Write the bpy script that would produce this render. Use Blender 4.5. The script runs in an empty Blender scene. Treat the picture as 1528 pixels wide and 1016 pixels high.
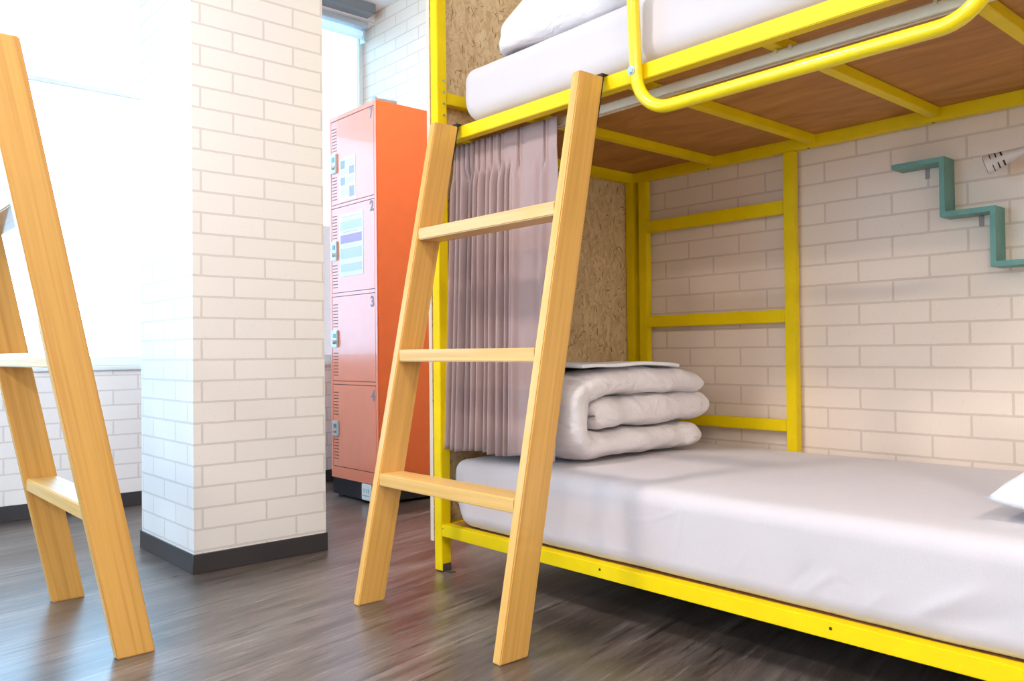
import bpy, bmesh, math, random
from math import radians as R, pi, sin, cos, sqrt
from mathutils import Vector, Matrix, noise

random.seed(7)
C = bpy.context.scene.collection
SC = bpy.context.scene

# ------------------------------------------------------------------ camera
F_PX, YAW, PITCH, ROLL = 1241.8, R(48.5726), R(0.7739), R(-0.6090)
fw = Vector((cos(PITCH)*cos(YAW), cos(PITCH)*sin(YAW), sin(PITCH)))
rt = Vector((sin(YAW), -cos(YAW), 0)); up = rt.cross(fw)
r2 = rt*cos(ROLL) + up*sin(ROLL); u2 = -rt*sin(ROLL) + up*cos(ROLL)
cd = bpy.data.cameras.new('camera'); cam = bpy.data.objects.new('camera', cd); C.objects.link(cam)
cd.sensor_fit = 'HORIZONTAL'; cd.sensor_width = 36.0; cd.lens = F_PX/1528*36.0; cd.clip_start = 0.02
cam.matrix_world = Matrix(((r2.x, u2.x, -fw.x, 0), (r2.y, u2.y, -fw.y, 0), (r2.z, u2.z, -fw.z, 0.75), (0, 0, 0, 1)))
SC.camera = cam

# ------------------------------------------------------------------ light
SC.view_settings.view_transform = 'Standard'; SC.view_settings.look = 'None'
SC.view_settings.exposure = 0.0; SC.view_settings.gamma = 1.0; SC.view_settings.use_curve_mapping = False
CEIL = 2.86
W = bpy.data.worlds.new('daylight'); SC.world = W; W.use_nodes = True
W.node_tree.nodes['Background'].inputs[0].default_value = (0.37, 0.68, 1.0, 1)
W.node_tree.nodes['Background'].inputs[1].default_value = 8.5

def area(name, loc, size, power, col, aim=(0, 0, -1), portal=False, sy=None, shape='RECTANGLE'):
    l = bpy.data.lights.new(name, 'AREA'); l.shape = shape; l.size = size
    if shape in ('RECTANGLE', 'ELLIPSE'): l.size_y = sy or size
    l.energy = power; l.color = col
    o = bpy.data.objects.new(name, l); C.objects.link(o); o.location = loc
    o.rotation_euler = Vector(aim).to_track_quat('-Z', 'Y').to_euler()
    if portal: l.cycles.is_portal = True
    return o
WARM = (1.0, 0.905, 0.845)
LAMPS = [(0.02, 1.95, 46, 0.28), (0.35, -0.9, 42, 0.34), (1.80, 3.02, 14, 0.34), (-1.9, -1.1, 66, 0.34), (-1.9, 0.9, 30, 0.34)]  # last three are made up to brighten the locker and the lower bunk
for i, (x, y, p, s) in enumerate(LAMPS):
    area('ceiling_lamp_light', (x, y, CEIL-0.075), s, p, WARM, shape='DISK')
# portals mark the window openings for sampling the daylight (they give off nothing themselves)
area('window_portal', (0.30, 4.56, 1.74), 4.7, 1, (1, 1, 1), (0, -1, 0), True, 2.06)
area('window_portal', (-2.75, 2.9, 1.60), 2.4, 1, (1, 1, 1), (1, 0, 0), True, 1.6)

# ------------------------------------------------------------------ materials
def mat(name, col, rough=0.5, metal=0.0, coat=0.0, spec=0.5):
    m = bpy.data.materials.new(name); m.use_nodes = True
    b = m.node_tree.nodes['Principled BSDF']
    b.inputs['Base Color'].default_value = (*col, 1); b.inputs['Roughness'].default_value = rough
    b.inputs['Metallic'].default_value = metal; b.inputs['Coat Weight'].default_value = coat
    b.inputs['Specular IOR Level'].default_value = spec
    return m
class NT:
    def __init__(s, m): s.t = m.node_tree; s.b = s.t.nodes['Principled BSDF']
    def n(s, ty, ins=None, **kw):
        x = s.t.nodes.new(ty)
        for k, v in kw.items(): setattr(x, k, v)
        for k, v in (ins or {}).items():
            if hasattr(v, 'is_output'): s.t.links.new(v, x.inputs[k])
            else: x.inputs[k].default_value = v
        return x
    def l(s, a, b): s.t.links.new(a, b)
    def ramp(s, fac, stops):
        r = s.n('ShaderNodeValToRGB', {'Fac': fac}); e = r.color_ramp.elements
        while len(e) < len(stops): e.new(0.5)
        for i, (p, c) in enumerate(stops): e[i].position = p; e[i].color = (*c, 1)
        return r.outputs['Color']
    def mix(s, fac, a, b, mode='MIX'):
        x = s.n('ShaderNodeMix', data_type='RGBA', blend_type=mode)
        for k, v in ((0, fac), (6, a), (7, b)):
            if hasattr(v, 'is_output'): s.l(v, x.inputs[k])
            else: x.inputs[k].default_value = v if k == 0 else (*v, 1)
        return x.outputs[2]
    def bump(s, h, strength, dist=0.01):
        b = s.n('ShaderNodeBump', {'Height': h, 'Strength': strength, 'Distance': dist})
        s.l(b.outputs[0], s.b.inputs['Normal'])
    def obj(s): return s.n('ShaderNodeTexCoord').outputs['Object']
    def mapped(s, scale=(1, 1, 1), rot=(0, 0, 0), loc=(0, 0, 0), src=None):
        return s.n('ShaderNodeMapping', {'Vector': src or s.obj(), 'Scale': scale, 'Rotation': rot, 'Location': loc}).outputs[0]

def brick(name, axis, u0, z0, w, h, c1=(0.83, 0.795, 0.775), c2=(0.81, 0.775, 0.755), cm=(0.665, 0.615, 0.595)):
    """pale printed brick wallpaper; axis is the object axis that runs along the wall"""
    m = mat(name, c1, 0.55); t = NT(m)
    sep = t.n('ShaderNodeSeparateXYZ', {0: t.obj()})
    cb = t.n('ShaderNodeCombineXYZ', {0: sep.outputs[axis], 1: sep.outputs[2]})
    mp = t.n('ShaderNodeMapping', {'Vector': cb.outputs[0], 'Location': (-u0+w*40, -z0+h*40, 0)})
    dn = t.n('ShaderNodeTexNoise', {'Vector': t.obj(), 'Scale': 45.0, 'Detail': 3.0})
    dv = t.n('ShaderNodeVectorMath', {0: dn.outputs['Color'], 1: (0.5, 0.5, 0.5)}, operation='SUBTRACT')
    ds = t.n('ShaderNodeVectorMath', {0: dv.outputs[0], 'Scale': 0.0035}, operation='SCALE')
    ad = t.n('ShaderNodeVectorMath', {0: mp.outputs[0], 1: ds.outputs[0]}, operation='ADD')
    br = t.n('ShaderNodeTexBrick', {'Vector': ad.outputs[0], 'Color1': (*c1, 1), 'Color2': (*c2, 1), 'Mortar': (*cm, 1),
             'Scale': 1.0, 'Mortar Size': 0.0046, 'Mortar Smooth': 0.35, 'Bias': 0.0, 'Brick Width': w, 'Row Height': h}, offset=0.5, offset_frequency=2, squash=1.0)
    nz = t.n('ShaderNodeTexNoise', {'Vector': t.obj(), 'Scale': 120.0, 'Detail': 4.0})
    sp = t.ramp(nz.outputs[0], ((0.26, (0.93, 0.91, 0.90)), (0.38, (1, 1, 1))))
    t.l(t.mix(1.0, br.outputs['Color'], sp, 'MULTIPLY'), t.b.inputs['Base Color'])
    hh = t.n('ShaderNodeMath', {0: br.outputs['Fac'], 1: -1.0}, operation='MULTIPLY')
    h2 = t.n('ShaderNodeMath', {0: nz.outputs[0], 1: 0.25, 2: hh.outputs[0]}, operation='MULTIPLY_ADD')
    t.bump(h2.outputs[0], 0.16, 0.001)
    return m

def wood(name, k, ca, cb, rough=0.42, axis=2):
    """straight-grained pine; grain follows axis, sheared by k in x per z"""
    m = mat(name, ca, rough, coat=0.15); t = NT(m)
    sep = t.n('ShaderNodeSeparateXYZ', {0: t.obj()})
    xs = t.n('ShaderNodeMath', {0: sep.outputs[2], 1: -k, 2: sep.outputs[0]}, operation='MULTIPLY_ADD')
    v = t.n('ShaderNodeCombineXYZ', {0: xs.outputs[0], 1: sep.outputs[1], 2: sep.outputs[2]})
    sc = [62, 62, 62]; sc[axis] = 0.9
    mp = t.mapped(tuple(sc), src=v.outputs[0])
    n1 = t.n('ShaderNodeTexNoise', {'Vector': mp, 'Scale': 1.0, 'Detail': 2.0, 'Roughness': 0.5, 'Distortion': 0.15})
    sc2 = [210, 210, 210]; sc2[axis] = 4.0
    n2 = t.n('ShaderNodeTexNoise', {'Vector': t.mapped(tuple(sc2), src=v.outputs[0]), 'Scale': 1.0, 'Detail': 3.0})
    f = t.n('ShaderNodeMath', {0: n2.outputs[0], 1: 0.45, 2: n1.outputs[0]}, operation='MULTIPLY_ADD')
    t.l(t.ramp(f.outputs[0], ((0.42, cb), (0.74, ca), (1.0, tuple(min(1, c*1.12) for c in ca)))), t.b.inputs['Base Color'])
    t.bump(n2.outputs[0], 0.08, 0.001)
    return m

def osb(name, ax):
    """oriented strand board: short pale flakes lying in every direction, dark slivers between them; ax = the two in-plane axes"""
    m = mat(name, (0.6, 0.42, 0.24), 0.65); t = NT(m)
    sep = t.n('ShaderNodeSeparateXYZ', {0: t.obj()})
    v = t.n('ShaderNodeCombineXYZ', {0: sep.outputs[ax[0]], 1: sep.outputs[ax[1]]}).outputs[0]
    wn = t.n('ShaderNodeTexNoise', {'Vector': v, 'Scale': 22.0, 'Detail': 2.0})
    wv = t.n('ShaderNodeVectorMath', {0: wn.outputs['Color'], 'Scale': 0.022}, operation='SCALE')
    v = t.n('ShaderNodeVectorMath', {0: v, 1: wv.outputs[0]}, operation='ADD').outputs[0]
    pick = t.n('ShaderNodeTexNoise', {'Vector': v, 'Scale': 26.0, 'Detail': 1.0})
    col = None; dark = None
    for i, (a, s) in enumerate(((1.50, 1.0), (1.0, 1.2), (2.15, 1.1), (0.35, 1.0), (1.75, 0.9))):
        rv = t.mapped((1, 1, 1), (0, 0, -a), (0, 0, 0), v)
        mp = t.mapped((15*s, 75*s, 1), (0, 0, 0), (i*3.1, i*1.7, 0), rv)
        vo = t.n('ShaderNodeTexVoronoi', {'Vector': mp, 'Scale': 1.0, 'Randomness': 1.0}, voronoi_dimensions='2D')
        g = t.n('ShaderNodeSeparateColor', {0: vo.outputs['Color']})
        fl = t.ramp(g.outputs[0], ((0.0, (0.64, 0.43, 0.20)), (0.5, (0.78, 0.56, 0.30)), (1.0, (0.88, 0.68, 0.40))))
        pk = t.ramp(pick.outputs[i % 2 if i % 2 == 0 else 0], ((0.36+0.06*i, (0, 0, 0)), (0.40+0.06*i, (0.8, 0.8, 0.8))))
        col = fl if col is None else t.mix(pk, col, fl)
        nz = t.n('ShaderNodeTexNoise', {'Vector': t.mapped((17*s, 110*s, 1), (0, 0, 0), (i*7.3, 2*i, 0), rv), 'Scale': 1.0, 'Detail': 1.0})
        d = t.ramp(nz.outputs[0], ((0.255, (0.25, 0.15, 0.07)), (0.31, (1, 1, 1))))
        dark = d if dark is None else t.mix(1.0, dark, d, 'MULTIPLY')
    t.l(t.mix(0.85, col, t.mix(1.0, col, dark, 'MULTIPLY')), t.b.inputs['Base Color'])
    t.bump(col, 0.15, 0.002)
    return m

def paint(name, col, rough=0.3, coat=0.3, var=0.04):
    m = mat(name, col, rough, coat=coat); t = NT(m)
    nz = t.n('ShaderNodeTexNoise', {'Vector': t.obj(), 'Scale': 14.0, 'Detail': 3.0})
    lo = tuple(c*(1-var) for c in col); hi = tuple(min(1, c*(1+var)) for c in col)
    t.l(t.ramp(nz.outputs[0], ((0.3, lo), (0.7, hi))), t.b.inputs['Base Color'])
    n2 = t.n('ShaderNodeTexNoise', {'Vector': t.obj(), 'Scale': 240.0, 'Detail': 1.0})
    t.bump(n2.outputs[0], 0.06, 0.0006)
    return m

def cloth(name, col, rough=0.85, weave=900, fold=0.0, fs=(5, 5, 5), rot=(0, 0, 0), sheen=0.2):
    m = mat(name, col, rough, spec=0.2); t = NT(m)
    t.b.inputs['Sheen Weight'].default_value = sheen
    nz = t.n('ShaderNodeTexNoise', {'Vector': t.obj(), 'Scale': float(weave), 'Detail': 2.0})
    if fold:
        n2 = t.n('ShaderNodeTexNoise', {'Vector': t.mapped(fs, rot), 'Scale': 1.0, 'Detail': 3.0, 'Roughness': 0.5, 'Distortion': 0.4})
        h = t.n('ShaderNodeMath', {0: nz.outputs[0], 1: 0.015, 2: n2.outputs[0]}, operation='MULTIPLY_ADD').outputs[0]
        t.bump(h, fold, 0.03)
    else:
        t.bump(nz.outputs[0], 0.15, 0.0008)
    c = t.ramp(nz.outputs[0], ((0.3, tuple(x*0.9 for x in col)), (0.7, col)))
    t.l(c, t.b.inputs['Base Color'])
    return m

M = {}
M['yellow'] = paint('yellow_enamel', (0.90, 0.65, 0.0), 0.42, 0.0)
M['yellow'].node_tree.nodes['Principled BSDF'].inputs['Specular IOR Level'].default_value = 0.3
M['pine'] = wood('ladder_pine', 0.2007, (0.72, 0.395, 0.095), (0.60, 0.29, 0.055))
M['pine_rung'] = wood('rung_pine', 0.0, (0.76, 0.45, 0.14), (0.65, 0.35, 0.08), axis=1)
M['osb'] = osb('strand_board', (0, 2))
M['osb_edge'] = mat('strand_board_edge', (0.72, 0.62, 0.50), 0.7)
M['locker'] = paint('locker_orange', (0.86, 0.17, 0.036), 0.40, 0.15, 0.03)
M['locker_front'] = paint('locker_orange_daylit', (0.96, 0.29, 0.17), 0.25, 0.24, 0.02)  # same orange paint, with the window's pale pink reflection put into the colour
M['dark'] = mat('dark_gap', (0.02, 0.012, 0.012), 0.6)
M['black_base'] = mat('locker_base_black', (0.018, 0.016, 0.02), 0.45)
M['steel'] = mat('brushed_steel', (0.62, 0.64, 0.66), 0.32, 0.9)
M['lock'] = mat('lock_plate_grey', (0.55, 0.63, 0.64), 0.35, 0.35)
M['lock_dark'] = mat('lock_recess', (0.16, 0.24, 0.27), 0.4, 0.3)
M['digit'] = mat('stencil_grey', (0.27, 0.24, 0.26), 0.6)
M['socket'] = mat('socket_white', (0.85, 0.88, 0.86), 0.35)
M['paper'] = mat('paper_white', (0.88, 0.88, 0.86), 0.7)
M['ink_lilac'] = mat('print_lilac', (0.50, 0.34, 0.55), 0.7)
M['ink_grey'] = mat('print_grey', (0.42, 0.42, 0.44), 0.7)
M['ink_pale'] = mat('print_pale_blue', (0.60, 0.62, 0.76), 0.7)
M['hook'] = mat('black_hook_steel', (0.03, 0.025, 0.02), 0.5, 0.4)
M['hole'] = mat('screw_hole', (0.05, 0.035, 0.0), 0.7)
M['skirt'] = mat('skirting_charcoal', (0.040, 0.036, 0.038), 0.42)
M['ceil'] = mat('ceiling_white', (0.88, 0.87, 0.86), 0.8)
M['plain'] = mat('plain_wall_white', (0.88, 0.86, 0.83), 0.7)
M['frame'] = mat('window_frame_white', (0.75, 0.80, 0.82), 0.4)
M['header'] = mat('window_header_grey', (0.20, 0.22, 0.24), 0.5)
M['alu'] = mat('blind_cassette_grey', (0.52, 0.58, 0.62), 0.35, 0.4)
M['rail_white'] = mat('curtain_track_white', (0.80, 0.71, 0.55), 0.35)
M['bar'] = mat('blind_bar', (0.8, 0.8, 0.84), 0.4)
M['teal'] = paint('shelf_teal', (0.15, 0.34, 0.28), 0.5, 0.0, 0.12)
M['lampwhite'] = mat('lamp_plastic_white', (0.66, 0.58, 0.52), 0.45)
M['sheet'] = cloth('fitted_sheet', (0.67, 0.60, 0.605), 0.7, 700, 0.22, (3.0, 7.0, 2.2), (0.5, 0.0, 0.25))
M['duvet'] = cloth('duvet_cotton', (0.84, 0.775, 0.77), 0.75, 700, 0.55, (15, 8, 19), (0.3, 0.2, 0.1))
M['pillow'] = cloth('pillow_cotton', (0.86, 0.84, 0.84), 0.75, 700, 0.10, (9, 9, 9))
M['curtain'] = cloth('curtain_mauve_grey', (0.43, 0.305, 0.295), 0.9, 1100, sheen=0.35)
M['outside'] = mat('outside_render', (0.34, 0.17, 0.125), 0.8)
M['bracket'] = mat('bracket_grey', (0.36, 0.33, 0.30), 0.6)
M['yellow_tube'] = paint('yellow_gloss_tube', (0.94, 0.69, 0.0), 0.34, 0.5)
M['rod'] = mat('grey_rod', (0.35, 0.35, 0.38), 0.4, 0.5)
M['foot'] = mat('bare_steel_foot', (0.16, 0.12, 0.11), 0.5, 0.6)

# plywood under the beds
m = mat('plywood_brown', (0.33, 0.15, 0.05), 0.6); t = NT(m)
n1 = t.n('ShaderNodeTexNoise', {'Vector': t.mapped((9, 2.6, 8), (0, 0, 0.1)), 'Scale': 1.0, 'Detail': 6.0, 'Roughness': 0.6, 'Distortion': 1.4})
t.l(t.ramp(n1.outputs[0], ((0.25, (0.34, 0.13, 0.022)), (0.52, (0.50, 0.215, 0.045)), (0.80, (0.62, 0.30, 0.085)))), t.b.inputs['Base Color'])
M['ply'] = m
# blind fabric lets the daylight through
m = mat('blind_fabric', (0.9, 0.92, 0.92), 0.8); t = NT(m)
tr = t.n('ShaderNodeBsdfTranslucent', {'Color': (0.95, 0.97, 0.97, 1)})
mx = t.n('ShaderNodeMixShader', {0: 0.75, 1: t.b.outputs[0], 2: tr.outputs[0]})
t.l(mx.outputs[0], t.t.nodes['Material Output'].inputs[0]); M['blind'] = m
# window glass
m = mat('window_glass', (1, 1, 1), 0.02); t = NT(m)
tr = t.n('ShaderNodeBsdfTransparent', {'Color': (0.96, 0.98, 0.98, 1)}); gl = t.n('ShaderNodeBsdfGlossy', {'Roughness': 0.02})
fr = t.n('ShaderNodeFresnel', {'IOR': 1.4})
mx = t.n('ShaderNodeMixShader', {0: fr.outputs[0], 1: tr.outputs[0], 2: gl.outputs[0]})
t.l(mx.outputs[0], t.t.nodes['Material Output'].inputs[0]); M['glass'] = m
# lamp diffuser
m = mat('lamp_diffuser', (0.9, 0.88, 0.85), 0.5); t = NT(m)
t.b.inputs['Emission Color'].default_value = (*WARM, 1); t.b.inputs['Emission Strength'].default_value = 6.0
M['diffuser'] = m
# floor: grey-brown wood-look vinyl
m = mat('floor_vinyl', (0.2, 0.16, 0.14), 0.36, spec=0.75, coat=0.22); m.node_tree.nodes['Principled BSDF'].inputs['Coat Roughness'].default_value = 0.22; t = NT(m)
src = t.mapped((1, 1, 1), (0, 0, -R(11.5)))
n0 = t.n('ShaderNodeTexNoise', {'Vector': t.mapped((0.9, 6.0, 1), src=src), 'Scale': 1.0, 'Detail': 4.0, 'Roughness': 0.55})
n1 = t.n('ShaderNodeTexNoise', {'Vector': t.mapped((2.2, 26, 1), src=src), 'Scale': 1.0, 'Detail': 7.0, 'Roughness': 0.62, 'Distortion': 0.5})
n2 = t.n('ShaderNodeTexNoise', {'Vector': t.mapped((3.4, 62, 1), src=src), 'Scale': 1.0, 'Detail': 5.0, 'Roughness': 0.6, 'Distortion': 0.3})
pl = t.n('ShaderNodeTexBrick', {'Vector': src, 'Color1': (0.86, 0.86, 0.86, 1), 'Color2': (1.1, 1.09, 1.08, 1), 'Mortar': (0.62, 0.6, 0.6, 1), 'Scale': 1.0,
          'Mortar Size': 0.0009, 'Mortar Smooth': 0.3, 'Brick Width': 1.22, 'Row Height': 0.18}, offset=0.37)
f = t.n('ShaderNodeMath', {0: n1.outputs[0], 1: 0.55, 2: n0.outputs[0]}, operation='MULTIPLY_ADD')
base = t.ramp(f.outputs[0], ((0.50, (0.038, 0.028, 0.023)), (0.70, (0.088, 0.067, 0.056)), (0.86, (0.140, 0.112, 0.098)), (1.0, (0.22, 0.185, 0.165))))
n3 = t.n('ShaderNodeTexNoise', {'Vector': t.mapped((22, 330, 1), src=src), 'Scale': 1.0, 'Detail': 4.0, 'Roughness': 0.7})
streak = t.ramp(n2.outputs[0], ((0.33, (0.28, 0.26, 0.25)), (0.42, (0.9, 0.9, 0.9)), (0.58, (1.08, 1.08, 1.08)), (0.68, (1.9, 1.86, 1.82))))
fine = t.ramp(n3.outputs[0], ((0.32, (0.66, 0.65, 0.64)), (0.5, (1, 1, 1)), (0.70, (1.38, 1.36, 1.34))))
c = t.mix(1.0, t.mix(1.0, t.mix(1.0, base, streak, 'MULTIPLY'), fine, 'MULTIPLY'), pl.outputs['Color'], 'MULTIPLY')
t.l(c, t.b.inputs['Base Color'])
t.l(t.ramp(n1.outputs[0], ((0.3, (0.27, 0.27, 0.27)), (0.7, (0.40, 0.40, 0.40)))), t.b.inputs['Roughness'])
t.bump(n3.outputs[0], 0.15, 0.0008); M['floor'] = m

# ------------------------------------------------------------------ mesh helpers
def link(name, me, mats, parent=None, smooth=False):
    o = bpy.data.objects.new(name, me); C.objects.link(o)
    for x in (mats if isinstance(mats, (list, tuple)) else [mats]): me.materials.append(x)
    if parent is not None:
        o.parent = parent
    if smooth:
        for p in me.polygons: p.use_smooth = True
    return o
def finish(name, bm, mats, parent=None, smooth=False, auto=None):
    bmesh.ops.recalc_face_normals(bm, faces=bm.faces)
    me = bpy.data.meshes.new(name); bm.to_mesh(me); bm.free()
    o = link(name, me, mats, parent, smooth or auto is not None)
    if auto is not None:
        me.set_sharp_from_angle(angle=R(auto))
    return o
def box(bm, lo, hi, mi=0, bev=0.0, seg=2):
    vs = [bm.verts.new((x, y, z)) for x in (lo[0], hi[0]) for y in (lo[1], hi[1]) for z in (lo[2], hi[2])]
    fs = [bm.faces.new([vs[i] for i in q]) for q in ((0, 1, 3, 2), (4, 6, 7, 5), (0, 4, 5, 1), (2, 3, 7, 6), (0, 2, 6, 4), (1, 5, 7, 3))]
    for f in fs: f.material_index = mi
    if bev:
        es = list({e for f in fs for e in f.edges})
        bmesh.ops.bevel(bm, geom=es, offset=bev, segments=seg, affect='EDGES', clamp_overlap=True, material=-1)
def hexa(bm, bot, top, bev=0.0, seg=2):
    """prism from four bottom and four top corners"""
    b = [bm.verts.new(p) for p in bot]; q = [bm.verts.new(p) for p in top]
    fs = [bm.faces.new(b[::-1]), bm.faces.new(q)] + [bm.faces.new((b[i], b[(i+1) % 4], q[(i+1) % 4], q[i])) for i in range(4)]
    if bev:
        bmesh.ops.bevel(bm, geom=list({e for f in fs for e in f.edges}), offset=bev, segments=seg, affect='EDGES', clamp_overlap=True)
def boxo(name, lo, hi, m, parent=None, bev=0.0):
    bm = bmesh.new(); box(bm, lo, hi, 0, bev); return finish(name, bm, m, parent, auto=40 if bev else None)
def tube(bm, pts, r, seg=16, cap=True, radii=None):
    rings = []; pts = [Vector(p) for p in pts]; ref = None
    for i, p in enumerate(pts):
        d = (pts[min(i+1, len(pts)-1)] - pts[max(i-1, 0)]).normalized()
        if ref is None:
            ref = d.orthogonal().normalized()
        a = (ref - d*ref.dot(d)).normalized(); ref = a; b = d.cross(a)
        rr = radii[i] if radii else r
        rings.append([bm.verts.new(p + (a*cos(2*pi*k/seg) + b*sin(2*pi*k/seg))*rr) for k in range(seg)])
    for i in range(len(rings)-1):
        for k in range(seg):
            bm.faces.new((rings[i][k], rings[i][(k+1) % seg], rings[i+1][(k+1) % seg], rings[i+1][k]))
    if cap: bm.faces.new(rings[0][::-1]); bm.faces.new(rings[-1])
def soft_box(lo, hi, r, n, fn=None):
    """box with rounded edges and a fine skin that fn can push about"""
    bm = bmesh.new(); lo = Vector(lo); hi = Vector(hi); c = (lo+hi)/2; h = (hi-lo)/2
    cache = {}
    def vert(p):
        k = tuple(round(x, 5) for x in p)
        if k not in cache:
            q = Vector(p); inner = Vector([max(-(h[i]-r), min(h[i]-r, q[i])) for i in range(3)])
            d = q - inner
            if d.length > 1e-9: q = inner + d.normalized()*r
            w = c + q
            if fn: w = fn(w, (q - inner).normalized() if (q-inner).length > 1e-9 else Vector((0, 0, 1)))
            cache[k] = bm.verts.new(w)
        return cache[k]
    def grid(ax, s):
        u, v = [i for i in range(3) if i != ax]
        def steps(i):
            full = h[i]; N = n[i]; a = [-full, -full + r*0.3, -full + r*0.65]
            mid = [-full + r + (2*full-2*r)*k/N for k in range(N+1)]
            return a + mid + [-x for x in a[::-1]]
        U, V = steps(u), steps(v)
        for i in range(len(U)-1):
            for j in range(len(V)-1):
                ps = []
                for a, b in ((i, j), (i+1, j), (i+1, j+1), (i, j+1)):
                    p = [0, 0, 0]; p[ax] = s*h[ax]; p[u] = U[a]; p[v] = V[b]; ps.append(vert(p))
                if len(set(ps)) == 4: bm.faces.new(ps)
    for ax in range(3):
        for s in (-1, 1): grid(ax, s)
    return bm
def nz(p, s, seed=0): return noise.noise(Vector(p)*s + Vector((seed*13.1, seed*7.7, seed*3.3)))
def tag(o, label, cat, group=None):
    o['label'] = label; o['category'] = cat
    if group: o['group'] = group
    return o
def empty(name, loc, label, cat, group=None, rz=0):
    o = bpy.data.objects.new(name, None); C.objects.link(o); o.location = loc; o.rotation_euler = (0, 0, rz); o.empty_display_size = 0.05
    return tag(o, label, cat, group)
def struct(o): o['kind'] = 'structure'; return o

# ------------------------------------------------------------------ room
XR, YF, XL, YN = 2.77, 4.38, -2.75, -2.2
SILL, TOP = 0.70, 2.78
struct(boxo('floor', (XL-0.2, YN-0.2, -0.1), (XR+0.2, YF+0.35, 0), M['floor']))
struct(boxo('ceiling', (XL-0.2, YN-0.2, CEIL), (XR+0.2, YF+0.35, CEIL+0.1), M['ceil']))
struct(boxo('wall_right', (XR, YN-0.2, 0), (XR+0.2, YF+0.35, CEIL), brick('brick_paper_bed', 1, 1.463, 0.541, 0.2345, 0.0722, (0.90, 0.745, 0.61), (0.88, 0.725, 0.59), (0.73, 0.58, 0.455))))  # same paper, with warm bounced light inside the bunk put into its tint
struct(boxo('wall_near', (XL, YN-0.2, 0), (XR, YN, CEIL), M['plain']))
# far wall: brick paper under a long window
bm = bmesh.new()
box(bm, (XL, YF, 0), (XR, YF+0.22, SILL-0.02)); box(bm, (XL, YF, TOP), (XR, YF+0.22, CEIL))
struct(finish('wall_far', bm, brick('brick_paper_window', 0, 1.2397, 0.4345, 0.2345, 0.0735)))
# left wall with an opening for its own window
bm = bmesh.new()
box(bm, (XL-0.2, YN-0.2, 0), (XL, YF+0.35, 0.8)); box(bm, (XL-0.2, YN-0.2, 2.4), (XL, YF+0.35, CEIL))
box(bm, (XL-0.2, YN-0.2, 0.8), (XL, 1.7, 2.4)); box(bm, (XL-0.2, 4.1, 0.8), (XL, YF+0.35, 2.4))
struct(finish('wall_left', bm, M['plain']))
# free-standing column
CX0, CX1, CY0, CY1 = 1.069, 1.572, 2.868, 3.41
struct(boxo('wall_column', (CX0, CY0, 0), (CX1, CY1, CEIL), M['plain']))
col = bpy.data.objects['wall_column']; me = col.data
me.materials.clear(); me.materials.append(brick('brick_paper_column_front', 0, 1.216, 0.149, 0.2335, 0.073)); me.materials.append(brick('brick_paper_column_side', 1, 3.157, 0.149, 0.2335, 0.073))
for p in me.polygons: p.material_index = 1 if abs(p.normal.x) > 0.5 else 0
# skirtings with a small coved foot
def skirting(name, rect_out, h, t_, sides):
    bm = bmesh.new()
    for lo, hi in sides: box(bm, lo, hi, 0, 0.0015, 1)
    return struct(finish(name, bm, M['skirt'], auto=40))
e = 0.006
skirting('baseboard_column', 0, 0, 0, [((CX0-e, CY0-e, 0), (CX1+e, CY0, 0.0675)), ((CX0-e, CY1, 0), (CX1+e, CY1+e, 0.0675)),
         ((CX0-e, CY0, 0), (CX0, CY1, 0.0675)), ((CX1, CY0, 0), (CX1+e, CY1, 0.0675))])
skirting('baseboard_far', 0, 0, 0, [((XL+0.01, YF-e, 0), (XR-0.01, YF, 0.072))])
skirting('baseboard_right', 0, 0, 0, [((XR-e, YN, 0), (XR, YF-0.01, 0.072))])
# the windows in the far wall, one on each side of a post hidden behind the column
def window(name, x0, x1):
    y = YF+0.15
    bm = bmesh.new()
    for lo, hi in (((x0, y, SILL), (x1, y+0.05, SILL+0.045)), ((x0, y, TOP-0.04), (x1, y+0.05, TOP)), ((x0, y, SILL), (x0+0.04, y+0.05, TOP)), ((x1-0.03, y, SILL), (x1, y+0.05, TOP))):
        box(bm, lo, hi, 0, 0.003)
    w = struct(finish(name, bm, M['frame'], auto=40))
    boxo('pane', (x0+0.03, y+0.02, SILL+0.04), (x1-0.03, y+0.026, TOP-0.04), M['glass'], w)
window('window_1', XL, 1.93); window('window_2', 1.93, XR)
struct(boxo('trim_1', (XL, YF-0.012, SILL-0.02), (XR, YF+0.22, SILL), M['frame'], bev=0.003))
bm = bmesh.new(); box(bm, (XL-0.13, 1.7, 0.8), (XL-0.09, 4.1, 0.85)); box(bm, (XL-0.13, 1.7, 2.35), (XL-0.09, 4.1, 2.4)); box(bm, (XL-0.13, 2.87, 0.8), (XL-0.09, 2.93, 2.4))
w3 = struct(finish('window_3', bm, M['frame'])); boxo('pane', (XL-0.115, 1.7, 0.85), (XL-0.11, 4.1, 2.35), M['glass'], w3)
struct(boxo('trim_2', (1.60, YF-0.10, 2.80), (XR-0.06, YF+0.02, CEIL-0.002), M['header'], bev=0.004))
# outside: a neighbouring wall just above sill height, behind the locker
o = boxo('outside_wall', (2.50, 5.30, -1.0), (4.6, 5.6, 1.66), M['outside']); struct(o)

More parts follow.
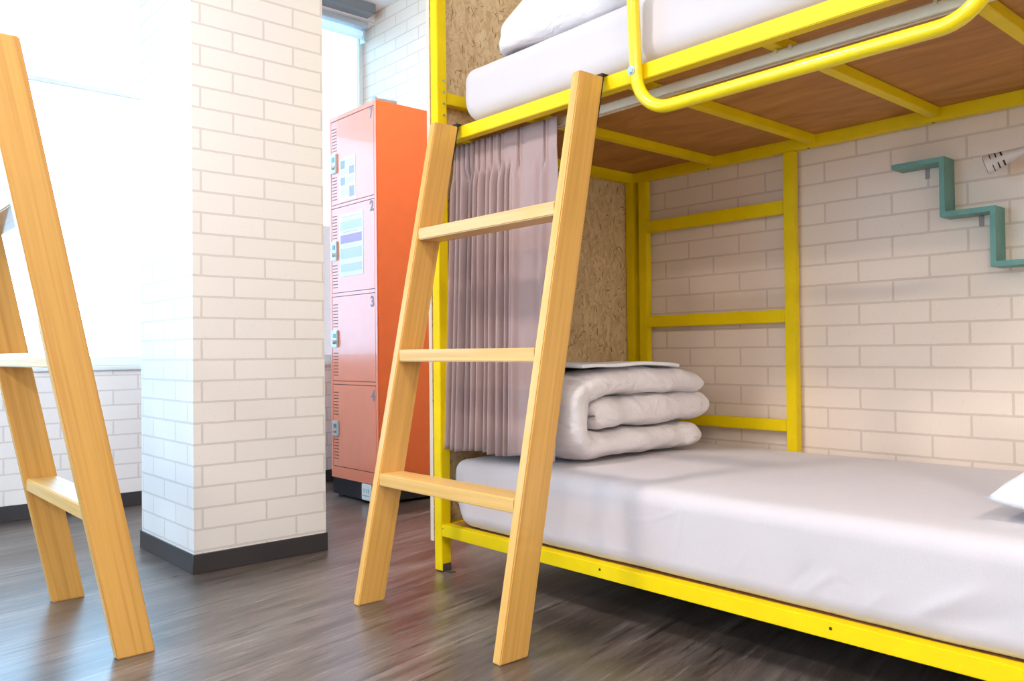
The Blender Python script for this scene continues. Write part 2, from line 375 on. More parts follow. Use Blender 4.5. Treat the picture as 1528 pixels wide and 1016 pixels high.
# roller blinds
def blind(x0, x1, zb, label):
    b = empty('roller_blind', ((x0+x1)/2, YF+0.06, 2.66), label, 'blind')
    c = Vector(b.location)
    def L(p): return (p[0]-c.x, p[1]-c.y, p[2]-c.z)
    bm = bmesh.new(); tube(bm, [L((x0+0.02, YF+0.06, 2.715)), L((x1-0.02, YF+0.06, 2.715))], 0.026, 20); finish('roll', bm, M['blind'], b, auto=50)
    bm = bmesh.new(); box(bm, L((x0, YF+0.0, 2.745)), L((x1, YF+0.10, 2.785)), 0, 0.004); finish('cassette', bm, M['alu'], b, auto=40)
    for x in (x0, x1-0.012):
        bm = bmesh.new(); box(bm, L((x, YF+0.03, 2.665)), L((x+0.012, YF+0.09, 2.745)), 0, 0.004); finish('bracket', bm, M['alu'], b, auto=40)
    if zb < 2.6:
        bm = bmesh.new(); box(bm, L((x0+0.03, YF+0.083, zb)), L((x1-0.03, YF+0.085, 2.715))); finish('fabric', bm, M['blind'], b)
        bm = bmesh.new(); box(bm, L((x0+0.03, YF+0.077, zb-0.012)), L((x1-0.03, YF+0.091, zb+0.012)), 0, 0.003); finish('bottom_bar', bm, M['bar'], b, auto=40)
blind(-0.9, 1.90, 2.078, 'white roller blind lowered over the top of the left window, with a thin grey bar')
blind(1.96, 2.72, 2.70, 'white roller blind rolled up at the top of the window behind the locker')

# ceiling lamps (out of view; the last three are added fill light)
for i, (x, y, p, s) in enumerate(LAMPS):
    l = empty('ceiling_lamp', (x, y, CEIL), ('round white ceiling lamp above the aisle between the two ladders', 'round white ceiling lamp above the near end of the aisle', 'added fill lamp for the locker, round and white, between the column and the bunk bed', 'added fill lamp for the lower bunk, round and white, in the near left corner of the room', 'added fill lamp for the lower bunk, round and white, halfway along the left wall')[i], 'lamp')
    bm = bmesh.new(); tube(bm, [(0, 0, 0), (0, 0, -0.05)], s/2+0.02, 40); finish('lamp_housing', bm, M['ceil'], l, auto=40)
    bm = bmesh.new(); tube(bm, [(0, 0, -0.05), (0, 0, -0.062)], s/2, 40); finish('diffuser', bm, M['diffuser'], l, auto=40)

# ------------------------------------------------------------------ bunk bed
BX0, BX1, BY0, BY1 = 1.70, 2.76, 0.30, 2.34
Y = M['yellow']
def make_bunk(label):
    b = empty('bunk_bed', (0, 0, 0), label, 'bed')
    px = 0.04
    for x in (BX0, BX1-px):
        for y in (BY0, BY1-px):
            p = boxo('post', (x, y, 0.004), (x+px, y+px, 2.55), Y, b, 0.002)
            if x == BX0 and y > 1:
                bm = bmesh.new()
                box(bm, (x+0.004, y-0.0012, 0.0), (x+px-0.001, y, 0.028))          # bare steel at the foot
                finish('foot_plate', bm, M['foot'], p)
                bm = bmesh.new(); box(bm, (x+0.012, y-0.030, 0.0), (x+px-0.004, y, 0.003)); finish('foot_tab', bm, M['foot'], p)
                for k, z in enumerate((1.65, 1.61, 1.57, 1.69)):
                    bm = bmesh.new(); tube(bm, [(x+0.026, y, z), (x+0.026, y-0.003, z)], 0.0042, 14); finish('rivet', bm, M['steel'], p, auto=40)
    # rails of the lower bunk, and the upper one along the wall
    bsr = boxo('side_rail', (BX1-0.040, BY0+px, 1.460), (BX1, BY1-px, 1.502), Y, b, 0.002)
    fsr = boxo('side_rail', (BX0, BY0+px, 0.123), (BX0+0.035, BY1-px, 0.163), Y, b, 0.002)
    boxo('side_rail', (BX1-0.035, BY0+px, 0.123), (BX1, BY1-px, 0.163), Y, b, 0.002)
    boxo('end_rail', (BX0+px, BY1-0.038, 0.123), (BX1-px, BY1-0.003, 0.163), Y, b, 0.002)
    boxo('end_rail', (BX0+px, BY0+0.003, 0.123), (BX1-px, BY0+0.038, 0.163), Y, b, 0.002)
    for y, z in ((1.571, 0.147), (BY1-px-0.008, 0.150), (0.9, 0.147)):
        bm = bmesh.new(); tube(bm, [(BX0-0.0006, y, z), (BX0+0.001, y, z)], 0.0038 if y < 2 else 0.0020, 12); finish('screw_hole', bm, M['hole'], fsr)
    for y in (1.475+0.10, 1.06+0.09, 1.90+0.1):
        bm = bmesh.new(); tube(bm, [(BX1-0.020, y-0.07, 1.4595), (BX1-0.020, y-0.07, 1.462)], 0.005, 12); finish('screw_hole', bm, M['hole'], bsr)
    boxo('base_board', (BX0+0.036, BY0+0.045, 0.150), (BX1-0.036, BY1-0.045, 0.162), M['ply'], b)
    # upper rails, cross beams, board
    boxo('side_rail', (BX0, BY0+px, 1.460), (BX0+0.035, BY1-px, 1.502), Y, b, 0.002)
    boxo('end_rail', (BX0+px, BY1-0.038, 1.460), (BX1-px, BY1-0.003, 1.502), Y, b, 0.002)
    boxo('end_rail', (BX0+px, BY0+0.003, 1.460), (BX1-px, BY0+0.038, 1.502), Y, b, 0.002)
    boxo('end_rail', (BX0+px, BY1-0.038, 1.612), (BX1-px, BY1-0.003, 1.652), Y, b, 0.002)
    for y in (1.885, 1.465, 1.050, 0.640):
        boxo('cross_beam', (BX0+0.035, y, 1.470), (BX1-0.040, y+0.032, 1.498), Y, b, 0.0015)
    boxo('bed_board', (BX0+0.036, BY0+0.045, 1.4985), (BX1-0.041, BY1-0.045, 1.5095), M['ply'], b)
    # ladder-like frame against the wall at the far end
    fb = bmesh.new()
    fx0, fx1 = 2.722, 2.756
    box(fb, (fx0, 1.557, 0.165), (fx1, 1.597, 1.459), 0, 0.002)
    box(fb, (fx0, 2.232, 0.165), (fx1, 2.272, 1.459), 0, 0.002)
    fr = finish('back_frame', fb, Y, b, auto=40)
    for z0, z1 in ((1.240, 1.288), (0.846, 0.892), (0.452, 0.494)):
        boxo('crossbar', (fx0+0.001, 1.598, z0), (fx1-0.002, 2.231, z1), Y, fr, 0.002)
    # strand board closing the far end
    ep = boxo('end_panel', (BX0-0.001, BY1+0.004, 0.10), (BX1, BY1+0.022, 2.50), M['osb'], b)
    ep.data.materials.append(M['osb_edge'])
    for p in ep.data.polygons:
        if abs(p.normal.x) > 0.5: p.material_index = 1
    # guard rail: bent tube bolted to the upper side rail
    gx, y0, y1, z0, z1, rr = 1.681, 1.404, 0.548, 1.3675, 1.86, 0.105
    pts = []
    def arc(cy, cz, a0, a1, n=12):
        for i in range(n+1):
            a = R(a0 + (a1-a0)*i/n); pts.append((cy + rr*cos(a), cz + rr*sin(a)))
    arc(y0-rr, z1-rr, 45, 0, 6); arc(y0-rr, z0+rr, 0, -90); arc(y1+rr, z0+rr, -90, -180); arc(y1+rr, z1-rr, 180, 90); arc(y0-rr, z1-rr, 90, 45, 6)
    bm = bmesh.new(); tube(bm, [(gx-0.045*(z-1.48), y, z) for y, z in pts], 0.0165, 20, cap=False)
    bmesh.ops.remove_doubles(bm, verts=bm.verts, dist=0.0003)
    g = finish('guard_rail', bm, M['yellow_tube'], b, auto=60)
    for y in (y0+0.003, y1-0.003):
        bm = bmesh.new(); tube(bm, [(gx-0.0165, y, 1.479), (gx-0.021, y, 1.479)], 0.0088, 6); tube(bm, [(gx-0.0145, y, 1.479), (gx-0.0175, y, 1.479)], 0.0125, 24)
        finish('bolt', bm, M['steel'], g, auto=30)
    return b
bunk = make_bunk('yellow steel bunk bed with bent tube guard rail, against the brick-papered wall')

# ------------------------------------------------------------------ ladders
def make_ladder(label):
    """local frame: foot front edge at x=0, climbs towards +x; rails at y 0..0.03 and 0.646..0.676"""
    L = empty('wooden_ladder', (1.292, 1.52, 0), label, 'ladder', None)
    k, H, D, T = 0.2007, 1.495, 0.092, 0.030
    for y in (0.0, 0.646):
        bm = bmesh.new()
        hexa(bm, [(0, y, 0), (D, y, 0), (D, y+T, 0), (0, y+T, 0)], [(k*H, y, H), (k*H+D, y, H), (k*H+D, y+T, H), (k*H, y+T, H)], 0.0028, 2)
        rail = finish('side_rail', bm, M['pine'], L, auto=40)
        # flat steel hook that catches the bed rail
        bm = bmesh.new()
        xa, za = k*1.36+D, 1.36; xb = k*1.488+D
        hexa(bm, [(xa, y+0.003, za), (xa+0.004, y+0.003, za), (xa+0.004, y+T-0.003, za), (xa, y+T-0.003, za)],
                 [(xb, y+0.003, 1.488), (xb+0.005, y+0.003, 1.488), (xb+0.005, y+T-0.003, 1.488), (xb, y+T-0.003, 1.488)])
        box(bm, (xb-0.001, y+0.003, 1.486), (xb+0.006, y+T-0.003, 1.506)); box(bm, (xb+0.004, y+0.003, 1.5025), (xb+0.030, y+T-0.003, 1.506))
        finish('hook', bm, M['hook'], rail)
    for z in (0.385, 0.760, 1.143):
        x = k*(z-0.02)
        bm = bmesh.new(); box(bm, (x+0.003, T-0.001, z-0.037), (x+D-0.004, 0.647, z), 0, 0.003)
        finish('rung', bm, M['pine_rung'], L, auto=40)
    return L
def copy_tree(o, parent=None):
    c = o.copy(); C.objects.link(c); c.parent = parent
    for ch in [x for x in bpy.data.objects if x.parent == o]: copy_tree(ch, c)
    return c
lad = make_ladder('pine ladder leaning on the yellow bunk bed in front of the mauve curtain')
lad2 = copy_tree(lad); lad2.location = (0.7205, 2.872, 0); lad2.rotation_euler = (0, 0, pi)
lad2['label'] = 'pine ladder leaning out of the picture at the left, in front of the big window'

# ------------------------------------------------------------------ bedding
CREASES = [((0.74, 0.205), (0.60, 0.290), 0.016, 0.008), ((0.70, 0.19), (0.54, 0.255), 0.020, -0.006), ((0.97, 0.200), (0.90, 0.265), 0.010, 0.005), ((1.02, 0.195), (0.95, 0.27), 0.012, -0.004),
           ((1.15, 0.22), (1.11, 0.28), 0.009, 0.003), ((1.298, 0.352), (1.322, 0.195), 0.0045, 0.0065), ((1.303, 0.345), (1.40, 0.305), 0.005, 0.003), ((1.40, 0.305), (1.48, 0.296), 0.005, 0.0022),
           ((0.84, 0.19), (0.78, 0.25), 0.012, 0.004), ((1.27, 0.356), (1.303, 0.350), 0.005, 0.002)]
def mat_fn(seed, amp, creased):
    def fn(p, nrm):
        d = nz(p, 3.0, seed)*amp + nz(p, 9.0, seed+1)*amp*0.3
        side = max(0, -nrm.x)
        if creased and side > 0.1:
            q = Vector((p.y, p.z))
            for a, b, w, h in creased:
                a, b = Vector(a), Vector(b); t_ = max(0, min(1, (q-a).dot(b-a)/(b-a).length_squared))
                d += side*h*math.exp(-((q - a.lerp(b, t_)).length/w)**2)*0.55*sin(pi*(0.08+0.84*t_))
        return p + nrm*d
    return fn
bm = soft_box((1.712, 0.36, 0.1645), (2.716, 2.262, 0.388), 0.042, (26, 380, 26), mat_fn(1, 0.004, CREASES))
for v in bm.verts:
    # corner at the far end is rounder towards the base, the middle of the top is slightly crowned
    if v.co.z > 0.3: v.co.z += 0.012*sin(pi*min(1, max(0, (v.co.x-1.71)/1.0)))
    f = max(0, (v.co.y-2.12)/0.142); dz = max(0, (0.30-v.co.z)/0.135)
    v.co.y -= 0.055*f*dz**1.5
    v.co.z = max(v.co.z, 0.1635)
mlow = finish('mattress', bm, M['sheet'], smooth=True)
tag(mlow, 'mattress in a white fitted sheet on the lower bunk', 'mattress')
bm = soft_box((1.716, 0.36, 1.5105), (2.70, 2.195, 1.700), 0.05, (20, 70, 8), mat_fn(5, 0.005, None))
for v in bm.verts:
    v.co.z = max(v.co.z, 1.510)
    f = max(0, (v.co.y-2.05)/0.145); dz = max(0, (1.58-v.co.z)/0.07); v.co.y -= 0.03*f*dz
tag(finish('mattress', bm, M['sheet'], smooth=True), 'mattress in a white fitted sheet on the upper bunk', 'mattress')

def sweep(bm, path, y0, y1, ht, seed, nsec=44, bulge=0.0, ends=(True, True), p=0.45):
    """padded layer: a flattened superellipse carried along a path in x and z"""
    pts = []
    for i in range(len(path)-1):
        a, b = Vector(path[i]), Vector(path[i+1]); n = max(2, int((b-a).length/0.005))
        for k in range(n): pts.append(a.lerp(b, k/n))
    pts.append(Vector(path[-1]))
    for _ in range(14):
        pts = [pts[0]] + [(pts[i-1] + pts[i]*2 + pts[i+1])/4 for i in range(1, len(pts)-1)] + [pts[-1]]
    tot = sum((pts[i+1]-pts[i]).length for i in range(len(pts)-1)); s = 0; rings = []
    yc, hy = (y0+y1)/2, (y1-y0)/2
    for i, q in enumerate(pts):
        if i: s += (pts[i]-pts[i-1]).length
        d = (pts[min(i+1, len(pts)-1)] - pts[max(i-1, 0)]).normalized(); n = Vector((-d[1], d[0]))
        k = 1.0
        e_ = ht*0.85
        if ends[1] and tot-s < e_: k = max(0.0, 1-((e_-(tot-s))/e_)**2.4)**0.45
        if ends[0] and s < e_: k = min(k, max(0.0, 1-((e_-s)/e_)**2.4)**0.45)
        k = max(k, 0.02); ring = []
        for j in range(nsec):
            a = 2*pi*j/nsec; ca, sa = cos(a), sin(a)
            yy = math.copysign(abs(ca)**p, ca); nn = math.copysign(abs(sa)**(p+0.25), sa)
            P = Vector((q[0] + n[0]*nn*ht*k, yc + yy*hy*(0.97+0.03*k), q[1] + n[1]*nn*ht*k))
            dd = nz(P, 7, seed)*0.011 + nz(P, 17, seed+2)*0.006 - abs(nz(P, 11, seed+5))*0.008
            P += Vector((n[0]*nn, yy*0.8, n[1]*nn))*dd
            ring.append(bm.verts.new(P))
        rings.append(ring)
    for i in range(len(rings)-1):
        for j in range(nsec):
            bm.faces.new((rings[i][j], rings[i][(j+1) % nsec], rings[i+1][(j+1) % nsec], rings[i+1][j]))
    bm.faces.new(rings[0][::-1]); bm.faces.new(rings[-1])
bm = bmesh.new()
sweep(bm, [(2.480, 0.630), (2.35, 0.646), (2.10, 0.648), (1.93, 0.640), (1.862, 0.622), (1.846, 0.585), (1.843, 0.520), (1.852, 0.478), (1.90, 0.452), (2.15, 0.449), (2.46, 0.452)], 1.765, 2.20, 0.0485, 3)
sweep(bm, [(1.915, 0.548), (2.10, 0.552), (2.30, 0.554), (2.510, 0.556)], 1.772, 2.19, 0.0560, 9)
for v in bm.verts:
    v.co.z = max(v.co.z, 0.4035)
tag(finish('folded_quilt', bm, M['duvet'], smooth=True), 'plump white quilt folded in three on the mattress of the lower bunk', 'quilt')
# folded sheet on the quilt
bm = soft_box((1.86, 1.778, 0.698), (2.345, 2.15, 0.710), 0.0055, (24, 18, 1), None)
for v in bm.verts: v.co.z += 0.005*nz(v.co, 9, 30) - 0.008*max(0, (v.co.x-2.15)/0.2)**2
tag(finish('folded_sheet', bm, M['pillow'], smooth=True), 'thin white folded sheet lying on top of the folded quilt', 'sheet')
# quilt on the upper bunk
def uq(p, nrm):
    q = p.copy(); f = min(1, max(0, (p.z-1.715)/0.20)); s = min(1, max(0, (2.03-p.y)/0.30)); s = s*s*(3-2*s)
    q.z = 1.690 + (p.z-1.690)*(0.36 + 0.64*s)
    q += nrm*(nz(p, 5, 41)*0.018 + nz(p, 13, 43)*0.006)
    q.z = max(q.z, 1.7055)
    return q
bm = soft_box((1.722, 1.30, 1.701), (2.45, 2.020, 1.95), 0.060, (24, 24, 6), uq)
tag(finish('folded_quilt', bm, M['duvet'], smooth=True), 'white folded quilt heaped on the mattress of the upper bunk', 'quilt')
# pillow at the right edge
def pillow(name, cx, cy, cz, hx, hy, h, label):
    bm = bmesh.new(); N = 28; V = {}
    for s in (1, -1):
        for i in range(N+1):
            for j in range(N+1):
                u, v = -1+2*i/N, -1+2*j/N
                edge = max(abs(u), abs(v)) > 0.999
                if edge and s == -1: V[(s, i, j)] = V[(1, i, j)]; continue
                prof = ((1-abs(u)**2.6)*(1-abs(v)**2.6))
                th = max(0, prof)**0.55
                x = cx + u*hx*(1-0.05*(1-abs(v))*abs(u)); y = cy + v*hy*(1-0.05*(1-abs(u))*abs(v))
                z = cz + 0.22*h + (s*h*0.78 if s > 0 else s*h*0.22)*th + 0.004*nz((x, y, s), 12, 50) + (0.012*(abs(u)*abs(v))**6)
                V[(s, i, j)] = bm.verts.new((x, y, z))
    for s in (1, -1):
        for i in range(N):
            for j in range(N):
                q = [V[(s, i, j)], V[(s, i+1, j)], V[(s, i+1, j+1)], V[(s, i, j+1)]]
                bm.faces.new(q if s > 0 else q[::-1])
    return tag(finish(name, bm, M['pillow'], smooth=True), label, 'pillow')
pillow('pillow', 2.145, 0.405, 0.402, 0.31, 0.235, 0.146, 'white pillow on the lower bunk, at the right edge of the picture')

# ------------------------------------------------------------------ curtain and its track
tr_ = empty('curtain_track', (1.812, 1.3, 1.455), 'white curtain track running under the front of the upper bunk', 'curtain rail')
bm = bmesh.new()
prof = [(-0.013, -0.013), (-0.004, -0.013), (-0.004, -0.006), (0.004, -0.006), (0.004, -0.013), (0.013, -0.013), (0.013, 0.010), (0.009, 0.0145), (-0.009, 0.0145), (-0.013, 0.010)]
a = [bm.verts.new((x, -0.93, z)) for x, z in prof]; b_ = [bm.verts.new((x, 0.985, z)) for x, z in prof]
for i in range(len(prof)): bm.faces.new((a[i], a[(i+1) % len(prof)], b_[(i+1) % len(prof)], b_[i]))
bm.faces.new(a[::-1]); bm.faces.new(b_); finish('track_profile', bm, M['rail_white'], tr_, auto=30)
for y in (1.03, 1.068, 0.70):
    bm = bmesh.new(); box(bm, (-0.019, y-1.3-0.004, 0.004), (-0.012, y-1.3+0.004, 0.0149), 0, 0.0015); finish('clip', bm, M['rail_white'], tr_)

def curtain():
    """u runs along the track from the near edge (wide flats, two pinched pleats) to the gathered far end"""
    pl = [0.052, 0.172, 0.262, 0.300, 0.334, 0.364, 0.392, 0.418, 0.444, 0.468, 0.491]
    N, NZ, zt, zb, U = 420, 70, 1.463, 0.420, 0.512
    gau = lambda x, c, w: math.exp(-((x-c)/w)**2)
    bm = bmesh.new(); G = []
    for j in range(NZ+1):
        f = j/NZ; z = zt + (zb-zt)*f; row = []
        head = min(1, max(0, (zt-z-0.085)/0.075)); head = head*head*(3-2*head)
        for i in range(N+1):
            u = U*i/N
            k = sum(1 for p in pl if p < u); a = pl[k-1] if k else -0.02; b = pl[k] if k < len(pl) else U+0.01
            wh = 0.008*sin(pi*(u-a)/(b-a))
            for p in pl:
                if abs(u-p) < 0.05: wh += -0.018*gau(u, p, 0.0035) + 0.008*gau(u, p-0.009, 0.005) + 0.007*gau(u, p+0.009, 0.005)
            wb = 0.018*gau(u, 0.056+0.004*f, 0.013)*(1-0.65*f) + 0.022*gau(u, 0.182, 0.013)*(1-0.25*f) - 0.010*gau(u, 0.085, 0.012)*(1-0.7*f)
            wb += 0.006*gau(u, 0.12, 0.03) + 0.0025*noise.noise(Vector((u*22, f*1.6, 3.3)))
            if u > 0.19:
                ph = (u-0.19)/0.0315 + 0.22*noise.noise(Vector((u*14, f*0.9, 9.1)))
                s_ = sin(2*pi*ph); wb += min(1, (u-0.19)/0.02)*(0.020*math.copysign(abs(s_)**0.7, s_) + 0.006*sin(2*pi*ph*0.37+1.0) + 0.003*sin(4*pi*ph+0.7))
            w = wh*(1-head) + wb*head
            yy = 1.788 + u + head*0.005*noise.noise(Vector((u*16, f*1.6, 2.2)))
            lean = -0.030*f - 0.012*f*max(0, (u-0.30)/0.2)
            for zs in (zt-0.098, zb+0.098): w -= 0.0035*gau(z, zs, 0.004)
            row.append(bm.verts.new((1.776 + lean - w, yy, z - 0.004*f*sin(u*31))))
        G.append(row)
    for j in range(NZ):
        for i in range(N): bm.faces.new((G[j][i], G[j][i+1], G[j+1][i+1], G[j+1][i]))
    o = finish('curtain', bm, M['curtain'], smooth=True)
    sd = o.modifiers.new('thick', 'SOLIDIFY'); sd.thickness = 0.0018; sd.offset = 0
    return tag(o, 'mauve-grey pleated curtain drawn to the far end of the lower bunk', 'curtain')
curtain()

# ------------------------------------------------------------------ locker
LX, LY0, LY1, LZ0, LZ1 = 2.205, 3.495, 3.955, 0.100, 2.000
lk = empty('locker', (LX, LY0, 0), 'tall orange-red steel locker with four numbered doors, behind the bunk bed', 'locker')
def LB(name, lo, hi, m, parent, bev=0.0):
    o = (LX, LY0, 0) if parent is not None else (0, 0, 0)
    bm = bmesh.new(); box(bm, tuple(lo[i]-o[i] for i in range(3)), tuple(hi[i]-o[i] for i in range(3)), 0, bev)
    return finish(name, bm, m, parent, auto=40 if bev else None)
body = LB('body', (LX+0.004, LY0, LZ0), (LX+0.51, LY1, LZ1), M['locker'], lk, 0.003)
bm = bmesh.new(); o_ = Vector((LX, LY0, 0))
def ff(lo, hi): box(bm, tuple(Vector(lo)-o_), tuple(Vector(hi)-o_), 0, 0.001)
ff((LX, LY0, LZ0), (LX+0.0038, LY0+0.018, LZ1)); ff((LX, LY1-0.018, LZ0), (LX+0.0038, LY1, LZ1))
DZ = [(1.534, 1.974), (1.070, 1.513), (0.609, 1.047), (0.161, 0.587)]
zs = [LZ1, DZ[0][1]+0.003, DZ[0][0]-0.003, DZ[1][1]+0.003, DZ[1][0]-0.003, DZ[2][1]+0.003, DZ[2][0]-0.003, DZ[3][1]+0.003, DZ[3][0]-0.003, LZ0]
for i in range(0, 10, 2): ff((LX, LY0+0.018, zs[i+1]), (LX+0.0038, LY1-0.018, zs[i]))
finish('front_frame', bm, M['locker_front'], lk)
LB('door_gap', (LX+0.0032, LY0+0.017, LZ0+0.02), (LX+0.0039, LY1-0.017, LZ1-0.02), M['dark'], lk)
lock_z = ((1.700, 1.803), (1.240, 1.340), (0.783, 0.873), (0.318, 0.398))
def text_mesh(ch, size, bold=0.0):
    cu = bpy.data.curves.new('txt', 'FONT'); cu.body = ch; cu.size = size; cu.offset = bold; cu.extrude = 0.0004; cu.align_x = 'CENTER'
    ob = bpy.data.objects.new('txt', cu); C.objects.link(ob); bpy.context.view_layer.update()
    me = bpy.data.meshes.new_from_object(ob.evaluated_get(bpy.context.evaluated_depsgraph_get()))
    bpy.data.objects.remove(ob); return me
digits = []
for i, (z0, z1) in enumerate(DZ):
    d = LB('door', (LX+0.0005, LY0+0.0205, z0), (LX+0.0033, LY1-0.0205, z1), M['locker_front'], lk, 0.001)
    # punched air slots, two groups of eight rows
    for zc in (z1-0.098, z0+0.085+(0.012 if i == 3 else 0)):
        bm = bmesh.new()
        for r in range(8):
            for c in range(4):
                y = LY1-0.034-c*0.0125; z = zc + (3.5-r)*0.0165
                box(bm, tuple(Vector((LX-0.0003, y-0.004, z-0.0022))-o_), tuple(Vector((LX+0.0006, y+0.004, z+0.0022))-o_))
        finish('air_slots', bm, M['dark'], d)
    a, b2 = lock_z[i]
    lo = LB('lock', (LX-0.011, LY1-0.082, a), (LX+0.0004, LY1-0.026, b2), M['lock'], d, 0.004)
    LB('lock_dial', (LX-0.0125, LY1-0.072, a+(b2-a)*0.55), (LX-0.0105, LY1-0.042, a+(b2-a)*0.80), M['lock_dark'], d, 0.001)
    bm = bmesh.new(); tube(bm, [tuple(Vector((LX-0.011, LY1-0.060, a+0.028))-o_), tuple(Vector((LX-0.020, LY1-0.058, a+0.028))-o_)], 0.011, 18)
    box(bm, tuple(Vector((LX-0.026, LY1-0.064, a+0.016))-o_), tuple(Vector((LX-0.019, LY1-0.054, a+0.040))-o_), 0, 0.002)
    finish('lock_knob', bm, M['steel'], d, auto=40)
    # stencilled number
    me = text_mesh('7234'[i], 0.072, 0.0022)
    n = link('number', me, M['digit'], d)
    n.matrix_local = Matrix.Translation(Vector((LX-0.0003, LY0+0.044, (1.921, 1.457, 0.982, 0.516)[i]))-o_) @ Matrix(((0, 0, -1, 0), (-1, 0, 0, 0), (0, 1, 0, 0), (0, 0, 0, 1))) 
bs = LB('base', (LX+0.006, LY0+0.004, 0.014), (LX+0.505, LY1-0.004, 0.100), M['black_base'], lk, 0.002)
for x in (LX+0.03, LX+0.44):
    for y in (LY0+0.02, LY1-0.07): LB('foot', (x, y, 0), (x+0.05, y+0.05, 0.0145), M['black_base'], bs)
sk = LB('power_socket', (LX-0.004, 3.562, 0.016), (LX+0.0065, 3.650, 0.097), M['socket'], bs, 0.003)
bm = bmesh.new()
for y in (3.626, 3.600):
    box(bm, tuple(Vector((LX-0.0046, y-0.0016, 0.055))-o_), tuple(Vector((LX-0.0038, y+0.0016, 0.074))-o_))
for y in (3.634, 3.622, 3.610, 3.598, 3.586): box(bm, tuple(Vector((LX-0.0046, y-0.003, 0.036))-o_), tuple(Vector((LX-0.0038, y+0.003, 0.041))-o_))
for y in (3.583,): box(bm, tuple(Vector((LX-0.0046, y-0.0016, 0.055))-o_), tuple(Vector((LX-0.0038, y+0.0016, 0.074))-o_))
finish('socket_slots', bm, M['lock_dark'], bs)
# notices taped to the doors
def notice(y0, y1, z0, z1, blocks, inks, label, tilt=0.0):
    bm = bmesh.new(); w, h = y1-y0, z1-z0
    box(bm, (-0.0012, -w/2, -h/2), (0, w/2, h/2), 0)
    for (a, b, c, d, mi) in blocks:
        # a,b across from the left, c,d down from the top, both 0..1
        box(bm, (-0.0016, w/2-b*w, h/2-d*h), (-0.0011, w/2-a*w, h/2-c*h), mi)
    o = finish('paper_notice', bm, [M['paper']]+inks); o.location = (LX+0.0002, (y0+y1)/2, (z0+z1)/2); o.rotation_euler = (tilt, 0, 0)
    return tag(o, label, 'notice')
lines = [(0.12, 0.5, 0.345+0.035*k, 0.352+0.035*k, 1) for k in range(3)]
notice(3.690, 3.850, 1.536+0.003, 1.764, [(0.08, 0.36, 0.05, 0.24, 1), (0.62, 0.93, 0.22, 0.40, 1), (0.08, 0.36, 0.44, 0.62, 1), (0.62, 0.93, 0.68, 0.92, 1)]
       + [(0.42, 0.9, 0.06+0.03*k, 0.066+0.03*k, 1) for k in range(5)] + [(0.1, 0.55, 0.28+0.03*k, 0.286+0.03*k, 1) for k in range(4)]
       + [(0.42, 0.9, 0.47+0.03*k, 0.476+0.03*k, 1) for k in range(5)] + [(0.1, 0.55, 0.72+0.03*k, 0.726+0.03*k, 1) for k in range(5)],
       [M['ink_grey']], 'white printed paper notice with small grey pictures, on the topmost locker door')
notice(3.620, 3.853, 1.150, 1.470, [(0.05, 0.95, 0.11, 0.25, 1), (0.05, 0.95, 0.33, 0.47, 2), (0.05, 0.95, 0.55, 0.72, 1), (0.05, 0.95, 0.80, 0.93, 1)]
       + [(0.15, 0.85, 0.035, 0.05, 1)] + [(0.15, 0.75, 0.28, 0.29, 2), (0.15, 0.7, 0.505, 0.515, 1)],
       [M['ink_pale'], M['ink_lilac']], 'white paper notice with lilac bands, on the second locker door')
# something grey lying on the locker
bm = bmesh.new(); tube(bm, [(0, 0, 0), (0.11, -0.015, 0)], 0.012, 18); tube(bm, [(-0.012, 0.001, 0), (0.0, 0, 0)], 0.0175, 18)
o = finish('metal_rod', bm, M['rod'], auto=40); o.location = (2.245, 3.556, LZ1+0.0176); tag(o, 'short grey metal rod lying on top of the orange-red locker', 'rod')

# ------------------------------------------------------------------ teal zigzag shelf
sh = empty('zigzag_shelf', (XR, 1.0, 1.1), 'teal staircase-shaped wall shelf inside the lower bunk', 'shelf')
bm = bmesh.new(); sx0 = 2.690; tk = 0.0155
prof = [(1.192, 1.338), (1.031, 1.338), (1.031, 1.167), (0.890, 1.167), (0.890, 1.002), (0.70, 1.002), (0.70, 1.002-tk), (0.890+tk, 1.002-tk), (0.890+tk, 1.167-tk), (1.031+tk, 1.167-tk), (1.031+tk, 1.338-tk), (1.192, 1.338-tk)]
fa = [bm.verts.new((sx0-XR, y-1.0, z-1.1)) for y, z in prof]; fb = [bm.verts.new((0, y-1.0, z-1.1)) for y, z in prof]
n = len(prof)
for i in range(n): bm.faces.new((fa[i], fa[(i+1) % n], fb[(i+1) % n], fb[i]))
for ring in (fa, fb):
    for q in ((0, 1, 10, 11), (1, 2, 9, 10), (2, 3, 8, 9), (3, 4, 7, 8), (4, 5, 6, 7)): bm.faces.new([ring[k] for k in q])
finish('shelf_board', bm, M['teal'], sh)
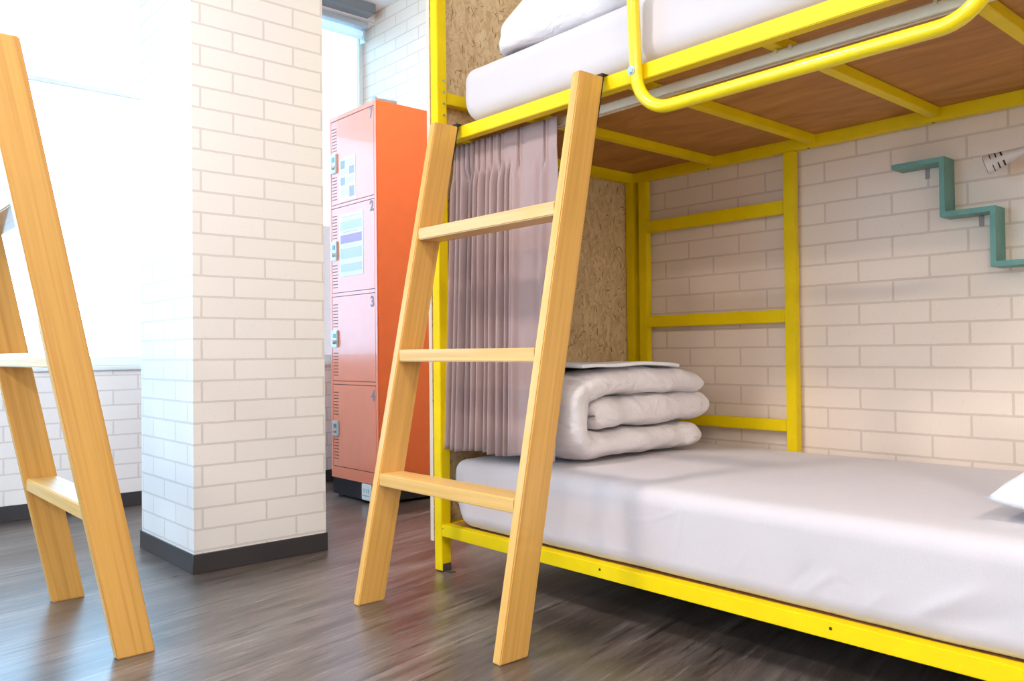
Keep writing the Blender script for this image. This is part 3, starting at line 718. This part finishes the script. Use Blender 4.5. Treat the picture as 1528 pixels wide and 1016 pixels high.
for y, z in ((1.112, 1.3225), (0.955, 1.1515)):
    bm = bmesh.new(); box(bm, (-0.03, y-1.007, z-1.1-0.002), (0, y-0.993, z-1.1)); box(bm, (-0.002, y-1.007, z-1.1-0.032), (0, y-0.993, z-1.1)); finish('bracket', bm, M['bracket'], sh)
# reading lamp on the wall
la = empty('reading_lamp', (XR, 0.62, 1.40), 'small white slotted wall lamp above the teal shelf, at the right edge', 'lamp')
o_ = Vector((XR, 0.62, 1.40))
A, Bq = Vector((2.665, 0.905, 1.283))-o_, Vector((2.690, 0.800, 1.318))-o_
bm = bmesh.new(); ax = (Bq-A).normalized()
tube(bm, [A, A+ax*0.004, A+ax*0.05, A+ax*0.085, A+ax*0.108], 0, 28, True, [0.0285, 0.0290, 0.0205, 0.0135, 0.0105]); finish('shade', bm, M['lampwhite'], la, auto=35)
bm = bmesh.new(); tube(bm, [A-ax*0.0015, A+ax*0.001], 0.0245, 28); finish('shade_opening', bm, M['dark'], la)
side = ax.cross(Vector((1, 0, 0.2))).normalized(); out = side.cross(ax).normalized()
if out.x > 0: out = -out
bm = bmesh.new()
for j, s in enumerate((0.016, 0.031, 0.046)):
    rr = 0.029 - 0.17*s
    for a0 in (-0.85, 0.95, 2.4):
        q = []
        for k in range(9):
            a = a0 + (k/8-0.5)*1.15
            q.append(A + ax*s + (out*cos(a) + side*sin(a))*(rr+0.0004))
        for k in range(8):
            w = ax*0.0028
            v = [bm.verts.new(p) for p in (q[k]-w, q[k+1]-w, q[k+1]+w, q[k]+w)]; bm.faces.new(v)
finish('air_slots', bm, M['dark'], la)
bm = bmesh.new(); tube(bm, [Bq, Bq.lerp(Vector((-0.03, 0.02, -0.01)), 0.5)+Vector((0, 0, 0.005)), Vector((-0.03, 0.0, 0)), Vector((0, 0, 0))], 0.0085, 14); finish('arm', bm, M['lampwhite'], la, auto=50)
bm = bmesh.new(); tube(bm, [(-0.012, 0, 0), (0, 0, 0)], 0.035, 28); finish('wall_mount', bm, M['lampwhite'], la, auto=40)
